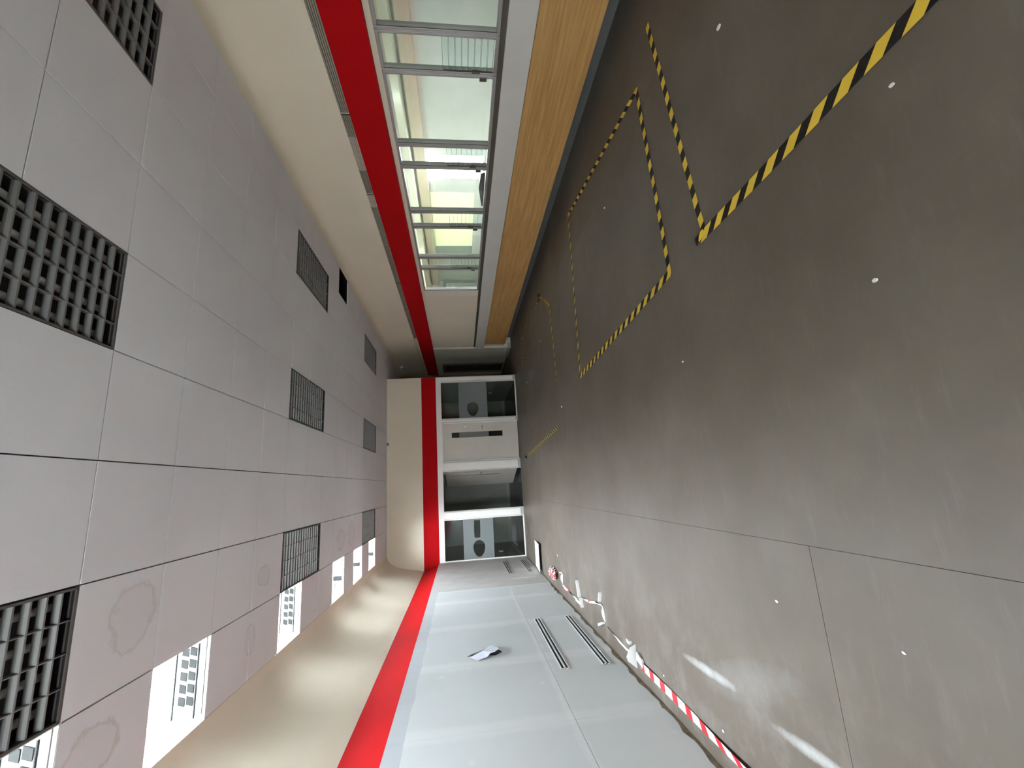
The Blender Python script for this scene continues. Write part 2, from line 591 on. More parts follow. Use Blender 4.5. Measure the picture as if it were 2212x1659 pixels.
# red band leaning back, cove up to the ceiling
PL = [(-1.54, 3.52), (-1.63, 3.505), (-1.70, 3.475), (-1.76, 3.43), (-1.81, 3.37), (-1.855, 3.29), (-1.89, 3.19), (-1.92, 3.08),
      (-1.945, 2.95), (-1.97, 2.80), (-1.99, 2.70), (-2.01, 2.609)]
c1 = put('trim_1', MB().prism([(x, Y0, z) for x, z in dense(PL)] + [(-2.35, Y0, 2.609), (-2.35, Y0, 3.52)], (0, YE - Y0, 0)), CREAM, kind=ST,
         label='cream cove between red band and ceiling above the left wall', category='cove')
c2 = put('trim_2', MB().prism([(-2.01, Y0, 2.607), (-1.885, Y0, 2.232), (-2.3, Y0, 2.232), (-2.3, Y0, 2.607)], (0, YE - Y0, 0)), RED, kind=ST,
         label='sloping red painted band along the left wall', category='painted band')

# ------------------------------------------------------------------ linear slot grilles in the left wall


def slot_grille(y0, y1, z, label, pale=WHITE):
    t = empty('slot_grille', (XL, (y0 + y1) / 2, z), label=label, category='air grille', group='slot grilles in the left wall')
    L = (y1 - y0) / 2
    put('grille_back', MB().box((0.0, -L, -0.042), (0.002, L, 0.042)), BLACK, t)
    for dz, h in ((0.038, 0.004), (0.0, 0.008), (-0.038, 0.004)):
        put('grille_bar', MB().box((0.002, -L, dz - h), (0.007, L, dz + h)), pale, t)
    for s in (-1, 1):
        put('end_strip', MB().box((0.002, s * L - 0.006 * (s + 1), -0.043), (0.007, s * L + 0.006 * (1 - s), 0.043)), pale, t)
    return t


BRD = mat('grille_painted_grey', (0.62, 0.66, 0.66), 0.5, var=0.02)
slot_grille(4.85, 6.58, 0.628, 'upper of two black double-slot grilles in the white boarded left wall', BRD)
slot_grille(4.85, 6.58, 0.198, 'lower of two black double-slot grilles just above the left skirting', BRD)
slot_grille(9.87, 11.41, 0.636, 'upper grey slot grille in the old panel near the far left corner', OLDPANEL)
slot_grille(9.87, 11.41, 0.205, 'lower grey slot grille in the old panel near the far left corner', OLDPANEL)

# ------------------------------------------------------------------ ceiling
XS = [-1.54, -0.975, -0.365, 0.255, 0.87, 1.47, 2.08, 2.68, 3.28, 3.80]
YL = [2.6 + 0.6475 * k for k in range(-9, 15)]
WELLS = [(-1, 'a'), (1, 'b'), (4, 'c'), (7, 'd'), (9, 'e'), (11, 'f')]
wells = {k for k, _ in WELLS}
LIGHT_ROWS = (-2, 4, 10)
light_cells = {(s, k + d) for s in (1, 4, 7) for k in LIGHT_ROWS for d in (0, 1)}
g = MB()
for x in XS[1:-1]:
    g.box((x - 0.012, Y0, ZC + 0.021), (x + 0.012, YC if x > 2.9 else YE, ZC + 0.03))
for y in YL + [12.31, 12.96, 13.6, 14.25, 14.9]:
    g.box((-1.50 if y < YE else 2.9, y - 0.012, ZC + 0.021), (3.85, y + 0.012, ZC + 0.029))
ceil = put('ceiling', g, GRID, kind=ST)
random.seed(11)
TMESH = {}


def tile(x0, x1, y0, y1):
    gap = 0.004
    w_, d_ = round(x1 - x0 - 2 * gap, 4), round(y1 - y0 - 2 * gap, 4)
    if (w_, d_) not in TMESH:
        TMESH[(w_, d_)] = MB().box((-w_ / 2, -d_ / 2, 0), (w_ / 2, d_ / 2, 0.02)).mesh('ceiling_tile', TILE)
    o = put('ceiling_tile', TMESH[(w_, d_)], None, ceil, loc=((x0 + x1) / 2, (y0 + y1) / 2, ZC + random.uniform(-0.0008, 0.0008)))
    o.rotation_euler = (random.uniform(-0.0015, 0.0015), random.uniform(-0.0015, 0.0015), 0)


for s in range(9):
    x0, x1 = XS[s], XS[s + 1]
    yl = [Y0] + [y for y in YL if y > Y0 + 0.1] + [YE]
    if s >= 7:
        yl = [Y0] + [y for y in YL if y > Y0 + 0.1] + [12.31, 12.96, 13.6, 14.25, 14.9, YC]
    for a, b in zip(yl[:-1], yl[1:]):
        k = round((a - 2.6) / 0.6475)
        on = abs(2.6 + 0.6475 * k - a) < 0.01
        if s == 0 and on and k in wells:
            continue
        if on and (s, k) in light_cells:
            continue
        if s == 8 and on and k in (6, 7, 8):
            continue
        tile(x0, x1, a, b)
tile(XS[8], XS[9], YL[9 + 6], 7.05)
tile(XS[8], XS[9], 7.64, YL[9 + 9])
# roof void above the tiles: dark slab and sides, pierced only by the light wells
sh = MB()
RZ = 3.75
wy = sorted((2.6 + 0.6475 * k, 2.6 + 0.6475 * (k + 1)) for k in wells)
sh.box((-2.35, Y0 - 0.1, RZ), (XS[0] - 0.012, YC + 0.1, RZ + 0.1))
sh.box((XS[1] + 0.008, Y0 - 0.1, RZ), (4.42, YC + 0.1, RZ + 0.1))
prev = Y0 - 0.1
for a, b in wy:
    sh.box((XS[0], prev, 3.56), (XS[1], a, 3.60))
    prev = b
sh.box((XS[0], prev, 3.56), (XS[1], YC + 0.1, 3.60))
sh.box((-2.36, Y0 - 0.1, 2.2), (-2.35, YE + 0.2, RZ))
sh.box((-2.36, YE, 0), (-2.35, YC, 2.2))
sh.box((4.42, Y0 - 0.1, 2.9), (4.44, YC + 0.1, RZ))
sh.box((-2.36, Y0 - 0.12, 3.0), (4.44, Y0 - 0.1, RZ))
sh.box((-2.36, YC + 0.1, 0), (4.44, YC + 0.12, RZ))
put('roof_slab', sh, CONC, ceil)
# unseen white baffles added along both sides of the roof openings to steer daylight
put('added_light_baffle', MB().box((XS[0] - 0.03, 0.6, 3.561), (XS[0] - 0.013, 12.2, 4.7)).box((XS[1] + 0.005, 0.6, 3.561), (XS[1] + 0.0075, 12.2, 4.7)), WELL, ceil)
random.seed(5)
for k, tag_ in WELLS:
    a, b = 2.6 + 0.6475 * k, 2.6 + 0.6475 * (k + 1)
    x0, x1 = XS[0], XS[1]
    m = MB()
    z0 = ZC + 0.001
    m.box((x0 - 0.012, a - 0.012, z0), (x0 + 0.002, b + 0.012, 3.60))
    m.box((x1 - 0.002, a - 0.012, z0), (x1 + 0.004, b + 0.012, 3.60))
    m.box((x0, a - 0.012, z0), (x1, a + 0.003, 3.60))
    m.box((x0, b - 0.003, z0), (x1, b + 0.012, 3.84))
    wo = put('light_well', m, WELL, ceil, label='bright white light well open to the sky')
    gm = MB()
    if k in (-1, 1, 4):
        for i in range(5):
            for j in range(2):
                xx = x0 + 0.10 + i * 0.082
                zz = z0 + 0.085 + j * 0.055
                gm.prism([(xx, b - 0.012, zz), (xx + 0.055, b - 0.012, zz), (xx + 0.07, b - 0.012, zz + 0.045), (xx + 0.015, b - 0.012, zz + 0.045)], (0, 0.006, 0))
        gm.box((x0 + 0.02, b - 0.016, z0 + 0.068), (x1 - 0.05, b - 0.005, z0 + 0.075))
        gm.box((x0 + 0.02, b - 0.016, z0 + 0.215), (x1 - 0.02, b - 0.005, z0 + 0.221))
    else:
        gm.box((x0 + 0.20, b - 0.012, z0 + 0.03), (x0 + 0.27, b - 0.005, z0 + 0.16))
        gm.box((x0 + 0.05, b - 0.012, z0 + 0.13), (x0 + 0.20, b - 0.005, z0 + 0.137))
    put('well_grille', gm, GRILLE, wo)
    portal(((x0 + x1) / 2, (a + b) / 2, 3.60), (0, 0, -1), x1 - x0, b - a)

# ------------------------------------------------------------------ ceiling lights


def make_light():
    t = empty('ceiling_light', (0, 0, 0))
    W, L = 0.300, 0.642
    h = MB()
    h.box((-W, -L, 0.13), (W, L, 0.14))
    for s in (-1, 1):
        h.box((s * W, -L, 0.0), (s * (W - 0.006), L, 0.13))
        h.box((-W, s * L, 0.0), (W, s * (L - 0.006), 0.13))
    put('housing', h, HOUSING, t)
    f = MB()
    for s in (-1, 1):
        f.box((s * W, -L, -0.004), (s * (W - 0.012), L, 0.002))
        f.box((-W, s * L, -0.004), (W, s * (L - 0.012), 0.002))
    put('frame', f, GRID, t)
    n = 16
    sl = None
    for i in range(1, n):
        y = -L + 2 * L * i / n
        if sl is None:
            # wedge-shaped cross louvre, thin edge down
            sl = MB().prism([(-W + 0.007, -0.005, 0.002), (-W + 0.007, 0.005, 0.002), (-W + 0.007, 0.009, 0.016), (-W + 0.007, 0.012, 0.032),
                             (-W + 0.007, -0.012, 0.032), (-W + 0.007, -0.009, 0.016)], (2 * W - 0.014, 0, 0)).mesh('slat', LOUVRE)
        put('slat', sl, None, t, loc=(0, y, 0))
    dv = MB().box((-0.0025, -L + 0.007, 0.003), (0.0025, L - 0.007, 0.034)).mesh('divider', LOUVRE)
    for i in (-1, 0, 1):
        put('divider', dv, None, t, loc=(i * W / 2, 0, 0))
    tb = MB().cyl((0, -L + 0.04, 0), (0, L - 0.04, 0), 0.018).mesh('tube', TUBE)
    for p_ in tb.polygons:
        p_.use_smooth = len(p_.vertices) == 4
    for i in (-1.5, -0.5, 0.5, 1.5):
        put('tube', tb, None, t, loc=(i * W / 2, 0, 0.060))
    return t


def copy_tree(o, parent=None):
    c = o.copy()
    COL.objects.link(c)
    c.parent = parent
    for ch in list(o.children):
        copy_tree(ch, c)
    return c


cols = {1: 'in the column beside the bright roof openings', 4: 'in the middle column of louvre lights', 7: 'in the column over the glazed right wall'}
rows = {-2: 'nearest louvred ceiling light', 4: 'middle louvred ceiling light', 10: 'farthest louvred ceiling light'}
base = None
for s in (1, 4, 7):
    for k in LIGHT_ROWS:
        if base is None:
            base = make_light()
            o = base
        else:
            o = copy_tree(base)
        o.location = ((XS[s] + XS[s + 1]) / 2, 2.6 + 0.6475 * (k + 1), ZC + 0.002)
        o['label'] = rows[k] + ' ' + cols[s]
        o['category'] = 'ceiling light'
        o['group'] = 'unlit louvred lights in the tiled ceiling'

# ------------------------------------------------------------------ right wall
PR = [(3.735, 3.5185), (3.79, 3.514), (3.845, 3.50), (3.89, 3.47), (3.93, 3.41), (3.96, 3.32), (3.98, 3.20), (3.99, 3.05), (3.995, 2.90), (3.99, 2.755)]
c3 = put('trim_3', MB().prism([(x, Y0, z) for x, z in dense(PR)] + [(4.42, Y0, 2.755), (4.42, Y0, 3.52)], (0, YC - Y0, 0)), CREAM_R, kind=ST,
    label='cream cove between vent strip and ceiling above the windows', category='cove')
put('trim_4', MB().prism([(3.968, Y0, 2.655), (3.925, Y0, 2.287), (4.1, Y0, 2.287), (4.1, Y0, 2.655)], (0, 15.5 - Y0, 0)), RED, kind=ST,
    label='red painted band above the glazed right wall', category='painted band')
wr = MB()
wr.box((4.02, Y0, 0.205), (4.40, 12.46, 1.07))            # parapet under the windows
wr.box((3.99, Y0, 2.232), (4.42, YC, 2.287))              # head strip
wr.box((4.03, Y0, 2.287), (4.42, YC, 2.757))
wr.box((4.0, 8.555, 1.09), (4.075, 12.45, 2.232))          # blind wall past the windows
wr.box((4.06, 13.4, 0), (4.42, YC, 2.232))
wr.box((4.0, Y0 - 0.1, 1.07), (4.40, 1.80, 2.232))  # unseen blank stretch replacing window bays, added to cut light from the hall
wallr = put('wall_right', wr, CREAM, kind=ST)
put('vent_backing', MB().box((4.0, Y0, 2.655), (4.03, 11.55, 2.757)), CREAM, wallr)
put('wood_panel', MB().box((3.98, Y0, 0.20), (4.02, 12.16, 0.792)), WOOD, wallr, bevel=0.002)
put('sill_band', MB().box((3.958, Y0, 0.798), (4.02, 12.43, 1.055)), BANDW, wallr, bevel=0.004)
put('sill_frame', MB().box((3.992, Y0, 1.055), (4.06, 12.43, 1.108)), ALU_D, wallr, label='dark bronze strip under the glass')
put('jamb_panel', MB().box((3.994, 8.555, 1.108), (4.0, 8.83, 2.232)), mat('pale_cream_jamb', (0.76, 0.72, 0.60), 0.6, var=0.02), wallr)
put('column', MB().box((3.955, 12.44, 0.0), (4.42, 13.40, 2.285)), mat('column_paint', (0.72, 0.69, 0.60), 0.55, var=0.02), wallr, bevel=0.004)
put('column_base', MB().box((3.95, 12.435, 0.0), (4.10, 13.405, 0.09)), mat('grey_base_strip', (0.45, 0.45, 0.42), 0.6), wallr)
put('baseboard_right', MB().box((4.28, Y0, 0.0), (4.40, 12.46, 0.205)), PLINTH, kind=ST)

# slotted air strip between cove and red band
SEG = [(1.35, 2.70, 0), (2.74, 4.09, 0), (4.125, 4.42, 0), (4.43, 4.98, 1), (4.99, 5.425, 0), (5.465, 5.735, 1), (5.745, 6.755, 0), (6.80, 8.13, 0),
       (8.175, 9.44, 0), (9.485, 11.50, 0)]
ORD = ['first', 'second', 'third', 'fourth', 'fifth', 'sixth', 'seventh', 'eighth', 'ninth', 'tenth']
for i, (a, b, pale) in enumerate(SEG):
    m_ = VENT_L if pale else VENTM
    lab = ('pale patched' if pale else 'dull beige slatted') + ' vent length above the red band, %s from the camera' % ORD[i]
    t = empty('linear_vent', (3.985, (a + b) / 2, 2.705), label=lab, category='air vent', group='vent strip above the windows')
    L = (b - a) / 2
    put('vent_back', MB().box((0.012, -L, -0.048), (0.03, L, 0.048)), m_ if pale else HOUSING, t)
    for j in range(5):
        z = -0.040 + j * 0.02
        put('slat', MB().prism([(-0.006 + j * 0.002, -L, z - 0.007), (-0.004 + j * 0.002, -L, z + 0.007), (0.014, -L, z + 0.007), (0.014, -L, z - 0.007)], (0, 2 * L, 0)), m_, t)
    for s in (-1, 1):
        put('end_cap', MB().box((-0.006, s * L, -0.048), (0.013, s * (L - 0.006), 0.048)), m_, t)

# glazed strip: wide fixed sashes alternating with narrow louvred ones
MY = [1.80, 2.235, 3.18, 3.585, 4.54, 4.915, 5.86, 6.26, 7.21, 7.615, 8.55]
wn = 0
BL = {}


def sash(y0, y1, narrow, n):
    t = empty('window_%d' % n, (4.03, (y0 + y1) / 2, 1.108), kind=ST,
              label=('narrow window with glass louvres in its lower part' if narrow else 'wide fixed window pane') + ', number %d along the right wall' % n,
              category='window')
    L = (y1 - y0) / 2
    H = 2.232 - 1.108
    f = MB()
    jw = 0.034
    for s in (-1, 1):
        f.box((-0.032, s * L, 0), (0.03, s * (L - jw), H))
        f.box((-0.038, s * (L - 0.008), 0), (-0.032, s * (L - jw + 0.004), H))
    f.box((-0.032, -L, 0), (0.03, L, 0.032))
    f.box((-0.032, -L, H - 0.03), (0.03, L, H))
    put('frame', f, ALU, t, bevel=0.0015)
    gz = 0.53 if narrow else 0.03
    put('glass_pane', MB().box((-0.002, -L + jw, gz), (0.002, L - jw, H - 0.03)), GLASS, t)
    put('gasket', MB().box((-0.034, -L + jw - 0.004, 0.03), (-0.031, -L + jw, H - 0.03)).box((-0.034, L - jw, 0.03), (-0.031, L - jw + 0.004, H - 0.03)), BLACK, t)
    if narrow:
        key = round(L, 3)
        if key not in BL:
            a = math.radians(-62)
            ca, sa = math.cos(a), math.sin(a)
            prof = [(-0.032, -0.003), (0.032, -0.003), (0.032, 0.003), (-0.032, 0.003)]
            BL[key] = MB().prism([(x * ca - z * sa, -L + jw + 0.003, x * sa + z * ca) for x, z in prof], (0, 2 * (L - jw - 0.003), 0))
            BL[key].mi[-1] = BL[key].mi[-3] = 1
            BL[key] = BL[key].mesh('glass_louvre', [GLASS_L, EDGE])
        for j in range(8):
            put('glass_louvre', BL[key], None, t, loc=(-0.004, 0, 0.07 + j * 0.062))
        put('operating_arm', MB().box((-0.04, L - jw, 0.05), (-0.03, L - jw - 0.012, 0.53)).box((-0.055, L - jw + 0.004, 0.17), (-0.03, L - jw - 0.022, 0.25)), ALU_D, t)
    else:
        put('latch', MB().box((-0.05, -L + jw - 0.01, 0.10), (-0.03, -L + jw + 0.022, 0.17)), ALU_D, t)
    return t


for i in range(len(MY) - 1):
    wn += 1
    sash(MY[i], MY[i + 1], (MY[i + 1] - MY[i]) < 0.6, wn)

# ------------------------------------------------------------------ hall beyond the glass
HX = 6.5
hall = MB()
opens = [(7.63, 8.31, 0.92, 2.08), (8.78, 11.52, 1.08, 2.08)]
prev = Y0 - 0.4
for a, b, z0, z1 in opens:
    hall.box((HX, prev, 0), (HX + 0.15, a, 2.9))
    hall.box((HX, a, 0), (HX + 0.15, b, z0))
    hall.box((HX, a, z1), (HX + 0.15, b, 2.9))
    prev = b
hall.box((HX, prev, 0), (HX + 0.15, 13.4, 2.9))
hw = put('wall_hall', hall, HALLW, kind=ST)
put('wall_hall_end', MB().box((4.42, 13.2, 0), (HX, 13.35, 2.9)), HALLW, kind=ST)
put('wall_hall_start', MB().box((4.42, Y0 - 0.4, 0), (HX, Y0 - 0.25, 2.9)), HALLW, kind=ST)
put('floor_hall', MB().box((4.42, Y0 - 0.4, -0.1), (HX + 0.15, 13.35, 0.0)), mat('hall_floor_grey', (0.45, 0.46, 0.44), 0.5), kind=ST)
put('lintel_beam', MB().box((HX - 0.14, Y0 - 0.2, 2.09), (HX, 13.2, 2.30)), HALLB, hw, bevel=0.004)
put('upper_beam', MB().box((HX - 0.42, Y0 - 0.2, 2.345), (HX - 0.02, 13.2, 2.56)), HALLG, hw, bevel=0.004)
put('end_frame', MB().box((5.90, 13.12, 0.85), (6.50, 13.2, 0.93)).box((5.90, 13.12, 1.88), (6.50, 13.2, 1.96)).box((6.42, 13.12, 0.93), (6.5, 13.2, 1.88)).box((5.9, 13.12, 0.93), (5.96, 13.2, 1.88)),
    mat('grey_hall_frame', (0.34, 0.38, 0.35), 0.5), hw)
put('end_panel', MB().box((5.96, 13.17, 0.93), (6.42, 13.2, 1.88)), mat('pale_hall_panel', (0.52, 0.57, 0.55), 0.5), hw)
hr = MB()
hr.box((4.42, Y0 - 0.4, 2.86), (5.0, 13.35, 2.96))
hr.box((6.0, Y0 - 0.4, 2.86), (HX + 0.15, 13.35, 2.96))
HSKY = [(2.40, 2.442), (5.9, 5.945), (10.6, 10.66)]  # unseen roof slits added to brighten the hall
prev = Y0 - 0.4
for a, b in HSKY:
    hr.box((5.0, prev, 2.86), (6.0, a, 2.96))
    prev = b
    portal((5.5, (a + b) / 2, 2.95), (0, 0, -1), 1.0, b - a)
hr.box((5.0, prev, 2.86), (6.0, 13.35, 2.96))
put('ceiling_hall', hr, HALLW, kind=ST)
put('window_blind', MB().box((HX + 0.02, 8.78, 1.08), (HX + 0.025, 11.10, 2.08)), BLIND, hw, label='glowing pale yellow blind in the far hall window')
put('window_blind', MB().box((HX + 0.015, 11.10, 1.08), (HX + 0.03, 11.52, 2.08)), TEAL, hw, label='grey green end of the far hall window')
put('mullion', MB().box((HX + 0.04, 7.95, 0.92), (HX + 0.07, 7.97, 2.08)).box((HX + 0.04, 7.63, 1.42), (HX + 0.07, 8.31, 1.44)).box((HX + 0.04, 7.63, 1.54), (HX + 0.07, 8.31, 1.555)), ALU, hw)
t = empty('leaning_board', (4.46, 5.62, 0.0), label='dark flat board leaning behind the sill of the middle windows', category='board')
put('board_face', MB().prism([(0.04, 0.0, 0.0), (0.04, 0.75, 0.0), (0.0, 0.74, 1.12), (0.0, 0.30, 1.18), (0.0, -0.02, 1.16)], (0.02, 0, 0)), mat('dark_grey_board', (0.06, 0.065, 0.065), 0.4), t)
portal((HX + 0.1, 7.97, 1.5), (-1, 0, 0), 0.68, 1.16)
portal((HX + 0.1, 10.15, 1.58), (-1, 0, 0), 2.7, 1.0)

# ------------------------------------------------------------------ end wall and glazed partition
we = put('wall_end', MB().box((-2.35, YE, 2.20), (2.98, YE + 0.12, RZ)), CREAM, kind=ST)
put('trim_5', MB().prism([(-2.01, YE - 0.007, 2.605), (2.975, YE - 0.007, 2.605), (2.975, YE - 0.007, 2.215), (-1.882, YE - 0.007, 2.215)], (0, 0.006, 0)), RED, kind=ST,
    label='red painted band across the end wall above the partition', category='painted band')
put('partition_head', MB().box((-1.90, YE - 0.012, 2.075), (2.975, YE + 0.10, 2.215)), WHITE, we, bevel=0.003)
POSTM = mat('grey_white_post', (0.66, 0.65, 0.62), 0.45, var=0.02)
CAPM = mat('grey_post_cap', (0.50, 0.50, 0.48), 0.5)
for x0, x1, deep in ((-1.905, -1.835, 0), (-0.825, -0.61, 1), (0.40, 0.655, 1), (1.695, 1.805, 1), (2.835, 2.985, 1)):
    po = put('post', MB().box((x0, YE - 0.01, 0), (x1, YE + 0.10, 2.075)), POSTM, we, bevel=0.002)
    if deep:
        put('cover_strip', MB().box((x0 + 0.03, YE - 0.03, 0.075), (x1 - 0.03, YE - 0.01, 2.075)), WHITE, po, bevel=0.003)
        put('end_cap', MB().box((x0 - 0.002, YE - 0.014, 0.0), (x1 + 0.002, YE + 0.10, 0.073)), CAPM, po)


def ellipse(cx, cz, rx, rz, n=28, egg=0.0, flat=None):
    pts = []
    for i in range(n):
        t_ = 2 * math.pi * i / n
        x = math.cos(t_) * rx * (1 + egg * math.sin(t_) * 0.0)
        z = math.sin(t_) * rz * (1 - egg * math.cos(t_))
        pts.append((cx + x, cz + z))
    return pts


def glazed(x0, x1, n, cuts, label):
    t = empty('window_%d' % n, ((x0 + x1) / 2, YE + 0.03, 0.0), kind=ST, label=label, category='window')
    W = (x1 - x0) / 2
    xc = (x0 + x1) / 2
    put('bottom_rail', MB().box((-W, -0.035, 0.0), (W, 0.04, 0.028)), WHITE, t)
    put('bead', MB().box((-W, -0.03, 0.028), (-W + 0.012, -0.01, 2.075)).box((W - 0.012, -0.03, 0.028), (W, -0.01, 2.075)), WHITE, t)
    gp = put('glass_pane', MB().box((-W, -0.004, 0.028), (W, 0.004, 2.075)), GLASS_D, t)
    holes = [[(x - xc, -0.0062, z) for x, z in h] for h in cuts]
    put('frosted_film', MB().prism([(-W + 0.012, -0.0062, 0.82), (W - 0.012, -0.0062, 0.82), (W - 0.012, -0.0062, 1.60), (-W + 0.012, -0.0062, 1.60)],
                                   (0, 0.0012, 0), holes=holes), FILM, gp, label='grey frosted band with clear cut-out shapes')


glazed(1.805, 2.835, wn + 1, [ellipse(2.055, 1.225, 0.195, 0.155, egg=-0.18)], 'right glazed partition bay, frosted band with one oval cut-out')
glazed(-1.835, -0.825, wn + 2, [ellipse(-1.575, 1.205, 0.205, 0.15, egg=-0.15),
                                [(-0.875, 1.315), (-0.875, 1.155), (-1.29, 1.165), (-1.31, 1.185), (-1.31, 1.315), (-1.1, 1.325)]],
       'left glazed partition bay, frosted band with oval and bar cut-outs')


def door_leaf(t, W, H, film=True):
    z0, z1, v0, v1 = 0.42, 1.80, 0.255, 0.400          # vision panel (distance from the lock side)
    x = -W / 2
    put('leaf', MB().prism([(-W / 2, 0, 0), (W / 2, 0, 0), (W / 2, 0, H), (-W / 2, 0, H)], (0, 0.042, 0),
                           holes=[[(W / 2 - v1, 0, z0), (W / 2 - v0, 0, z0), (W / 2 - v0, 0, z1), (W / 2 - v1, 0, z1)]]), DOORM, t)
    gp = put('vision_glass', MB().box((W / 2 - v1, 0.012, z0), (W / 2 - v0, 0.018, z1)), GLASS_D, t)
    if film:
        put('frosted_film', MB().box((W / 2 - v1, 0.010, 0.80), (W / 2 - v0, 0.0115, 1.60)), mat('frosted_film_dark', (0.16, 0.165, 0.165), 0.6), gp)
    b = MB()
    for a0, a1, c0, c1 in ((W / 2 - v1 - 0.012, W / 2 - v0 + 0.012, z0 - 0.012, z0), (W / 2 - v1 - 0.012, W / 2 - v0 + 0.012, z1, z1 + 0.012),
                           (W / 2 - v1 - 0.012, W / 2 - v1, z0, z1), (W / 2 - v0, W / 2 - v0 + 0.012, z0, z1)):
        b.box((a0, -0.006, c0), (a1, 0.0, c1)).box((a0, 0.042, c0), (a1, 0.048, c1))
    put('glazing_bead', b, DOORM, t)
    hx = W / 2 - 0.12
    put('handle', MB().cyl((hx, -0.002, 0.97), (hx, -0.05, 0.97), 0.012).cyl((hx, -0.05, 0.97), (hx - 0.10, -0.05, 0.97), 0.009)
        .cyl((hx, 0.0, 0.97), (hx, -0.006, 0.97), 0.026), STEEL, t, label='steel lever handle')
    pl = MB().box((hx - 0.02, -0.004, 1.36), (hx + 0.035, 0.0, 1.50))
    put('lock_plate', pl, STEEL, t)
    put('lock_cover', MB().box((hx - 0.012, -0.007, 1.372), (hx + 0.027, -0.004, 1.488)), WHITE, t)


d1 = empty('door_1', (1.175, YE + 0.045, 0.018), kind=ST, label='closed grey-beige door with slim glass strip in the partition', category='door')
door_leaf(d1, 1.03, 2.04)
put('door_stop', MB().box((-0.52, -0.05, 0.0), (-0.505, 0.045, 2.055)).box((0.505, -0.05, 0.0), (0.52, 0.045, 2.055)).box((-0.52, -0.05, 2.04), (0.52, 0.045, 2.057)), WHITE, d1)
put('threshold', MB().box((-0.515, -0.02, -0.018), (0.515, 0.05, -0.006)), ALU_D, d1)
d2 = empty('door_2', (0.20, 12.66, 0.09), kind=ST, label='pale door leaf standing open into the dark doorway', category='door')
door_leaf(d2, 1.22, 2.0, film=False)
d2.rotation_euler = (0, 0, math.atan2(13.26 - 12.06, 0.01 - 0.385) + math.pi)
put('door_closer', MB().box((-0.5, -0.03, 1.93), (0.45, -0.004, 1.965)), ALU_D, d2)

# dark room behind the partition
br = MB()
br.box((-1.97, YE + 0.12, 0), (-1.87, 15.3, 2.7))
br.box((-1.97, 15.2, 0), (3.0, 15.3, 2.7))
br.box((2.86, YE + 0.10, 0), (2.98, 15.3, 2.7))
br.box((-1.97, YE + 0.12, 2.6), (2.98, 15.3, 2.7))
rm = put('wall_room', br, ROOMG, kind=ST)
SK = mat('pale_skirting', (0.42, 0.42, 0.37), 0.6)
put('skirting', MB().box((-1.87, YE + 0.14, 0), (-1.858, 15.2, 0.09)).box((-1.87, 15.188, 0), (2.86, 15.2, 0.10)), SK, rm)
for loc, dx, lab in (((-1.868, 13.20, 0.55), (0.03, 0.09, 0.055), 'white wall outlet box low on the dark room side wall'),
                     ((2.858, 13.68, 0.60), (-0.03, 0.08, 0.05), 'white wall outlet box seen through right glazed bay')):
    t = empty('wall_outlet', loc, label=lab, category='outlet')
    put('outlet_cover', MB().box((0, -dx[1], -dx[2]), (dx[0], dx[1], dx[2])), CHIP, t, bevel=0.006)
    put('outlet_socket', MB().box((dx[0], -0.03, -0.03), (dx[0] * 1.15, 0.03, 0.03)), GRID, t)
put('wall_panel', MB().box((1.2, 15.17, 0.5), (2.5, 15.2, 0.95)).box((1.2, 15.17, 1.75), (2.3, 15.2, 2.1)), mat('grey_room_panel', (0.26, 0.26, 0.24), 0.7), rm)

# corridor past the end wall
co = MB()
co.box((2.86, YC, 0), (4.42, YC + 0.1, 3.6))
co.box((2.86, 15.3, 0), (2.98, YC, 3.6))
co.box((2.90, YE + 0.12, 2.6), (2.98, YC, 3.6))
put('wall_corridor', co, mat('corridor_paint', (0.48, 0.42, 0.32), 0.6, var=0.03), kind=ST)
d3 = empty('door_3', (4.06, 14.92, 0.0), kind=ST, label='dark brown door recessed at the far end of the corridor', category='door')
DKB = mat('dark_brown_door', (0.035, 0.026, 0.016), 0.5, var=0.1)
put('leaf', MB().box((-0.012, -0.46, 0.03), (-0.002, 0.46, 2.03)), DKB, d3)
put('door_frame', MB().box((-0.05, -0.54, 0.0), (0, -0.47, 2.10)).box((-0.05, 0.47, 0.0), (0, 0.54, 2.10)).box((-0.05, -0.47, 2.04), (0, 0.47, 2.10)), mat('door_frame_brown', (0.10, 0.08, 0.055), 0.6), d3)
put('leaf_panel', MB().box((-0.022, -0.30, 0.2), (-0.012, 0.36, 1.85)), mat('door_panel_brown', (0.055, 0.043, 0.03), 0.5), d3)
put('handle', MB().cyl((-0.012, -0.36, 1.0), (-0.06, -0.36, 1.0), 0.012).cyl((-0.06, -0.36, 1.0), (-0.06, -0.25, 1.0), 0.01), STEEL, d3)
t = empty('smoke_detector', (1.20, YE, 3.488), label='small grey sensor box at the top of the end wall', category='detector')
put('sensor_box', MB().box((-0.04, -0.05, -0.025), (0.04, 0.0, 0.028)), mat('grey_sensor', (0.30, 0.28, 0.26), 0.5), t, bevel=0.006)
put('sensor_lens', MB().cyl((0, -0.05, 0), (0, -0.062, 0), 0.016), BLACK, t)
t = empty('corridor_lamp', (3.90, 14.3, 3.40), label='small pale fitting high on the corridor cove', category='lamp')
put('lamp_cover', MB().box((-0.03, -0.22, -0.05), (0.03, 0.22, 0.05)), CHIP, t, bevel=0.012)
put('lamp_bracket', MB().box((0.03, -0.06, -0.02), (0.08, 0.06, 0.02)), STEEL, t)

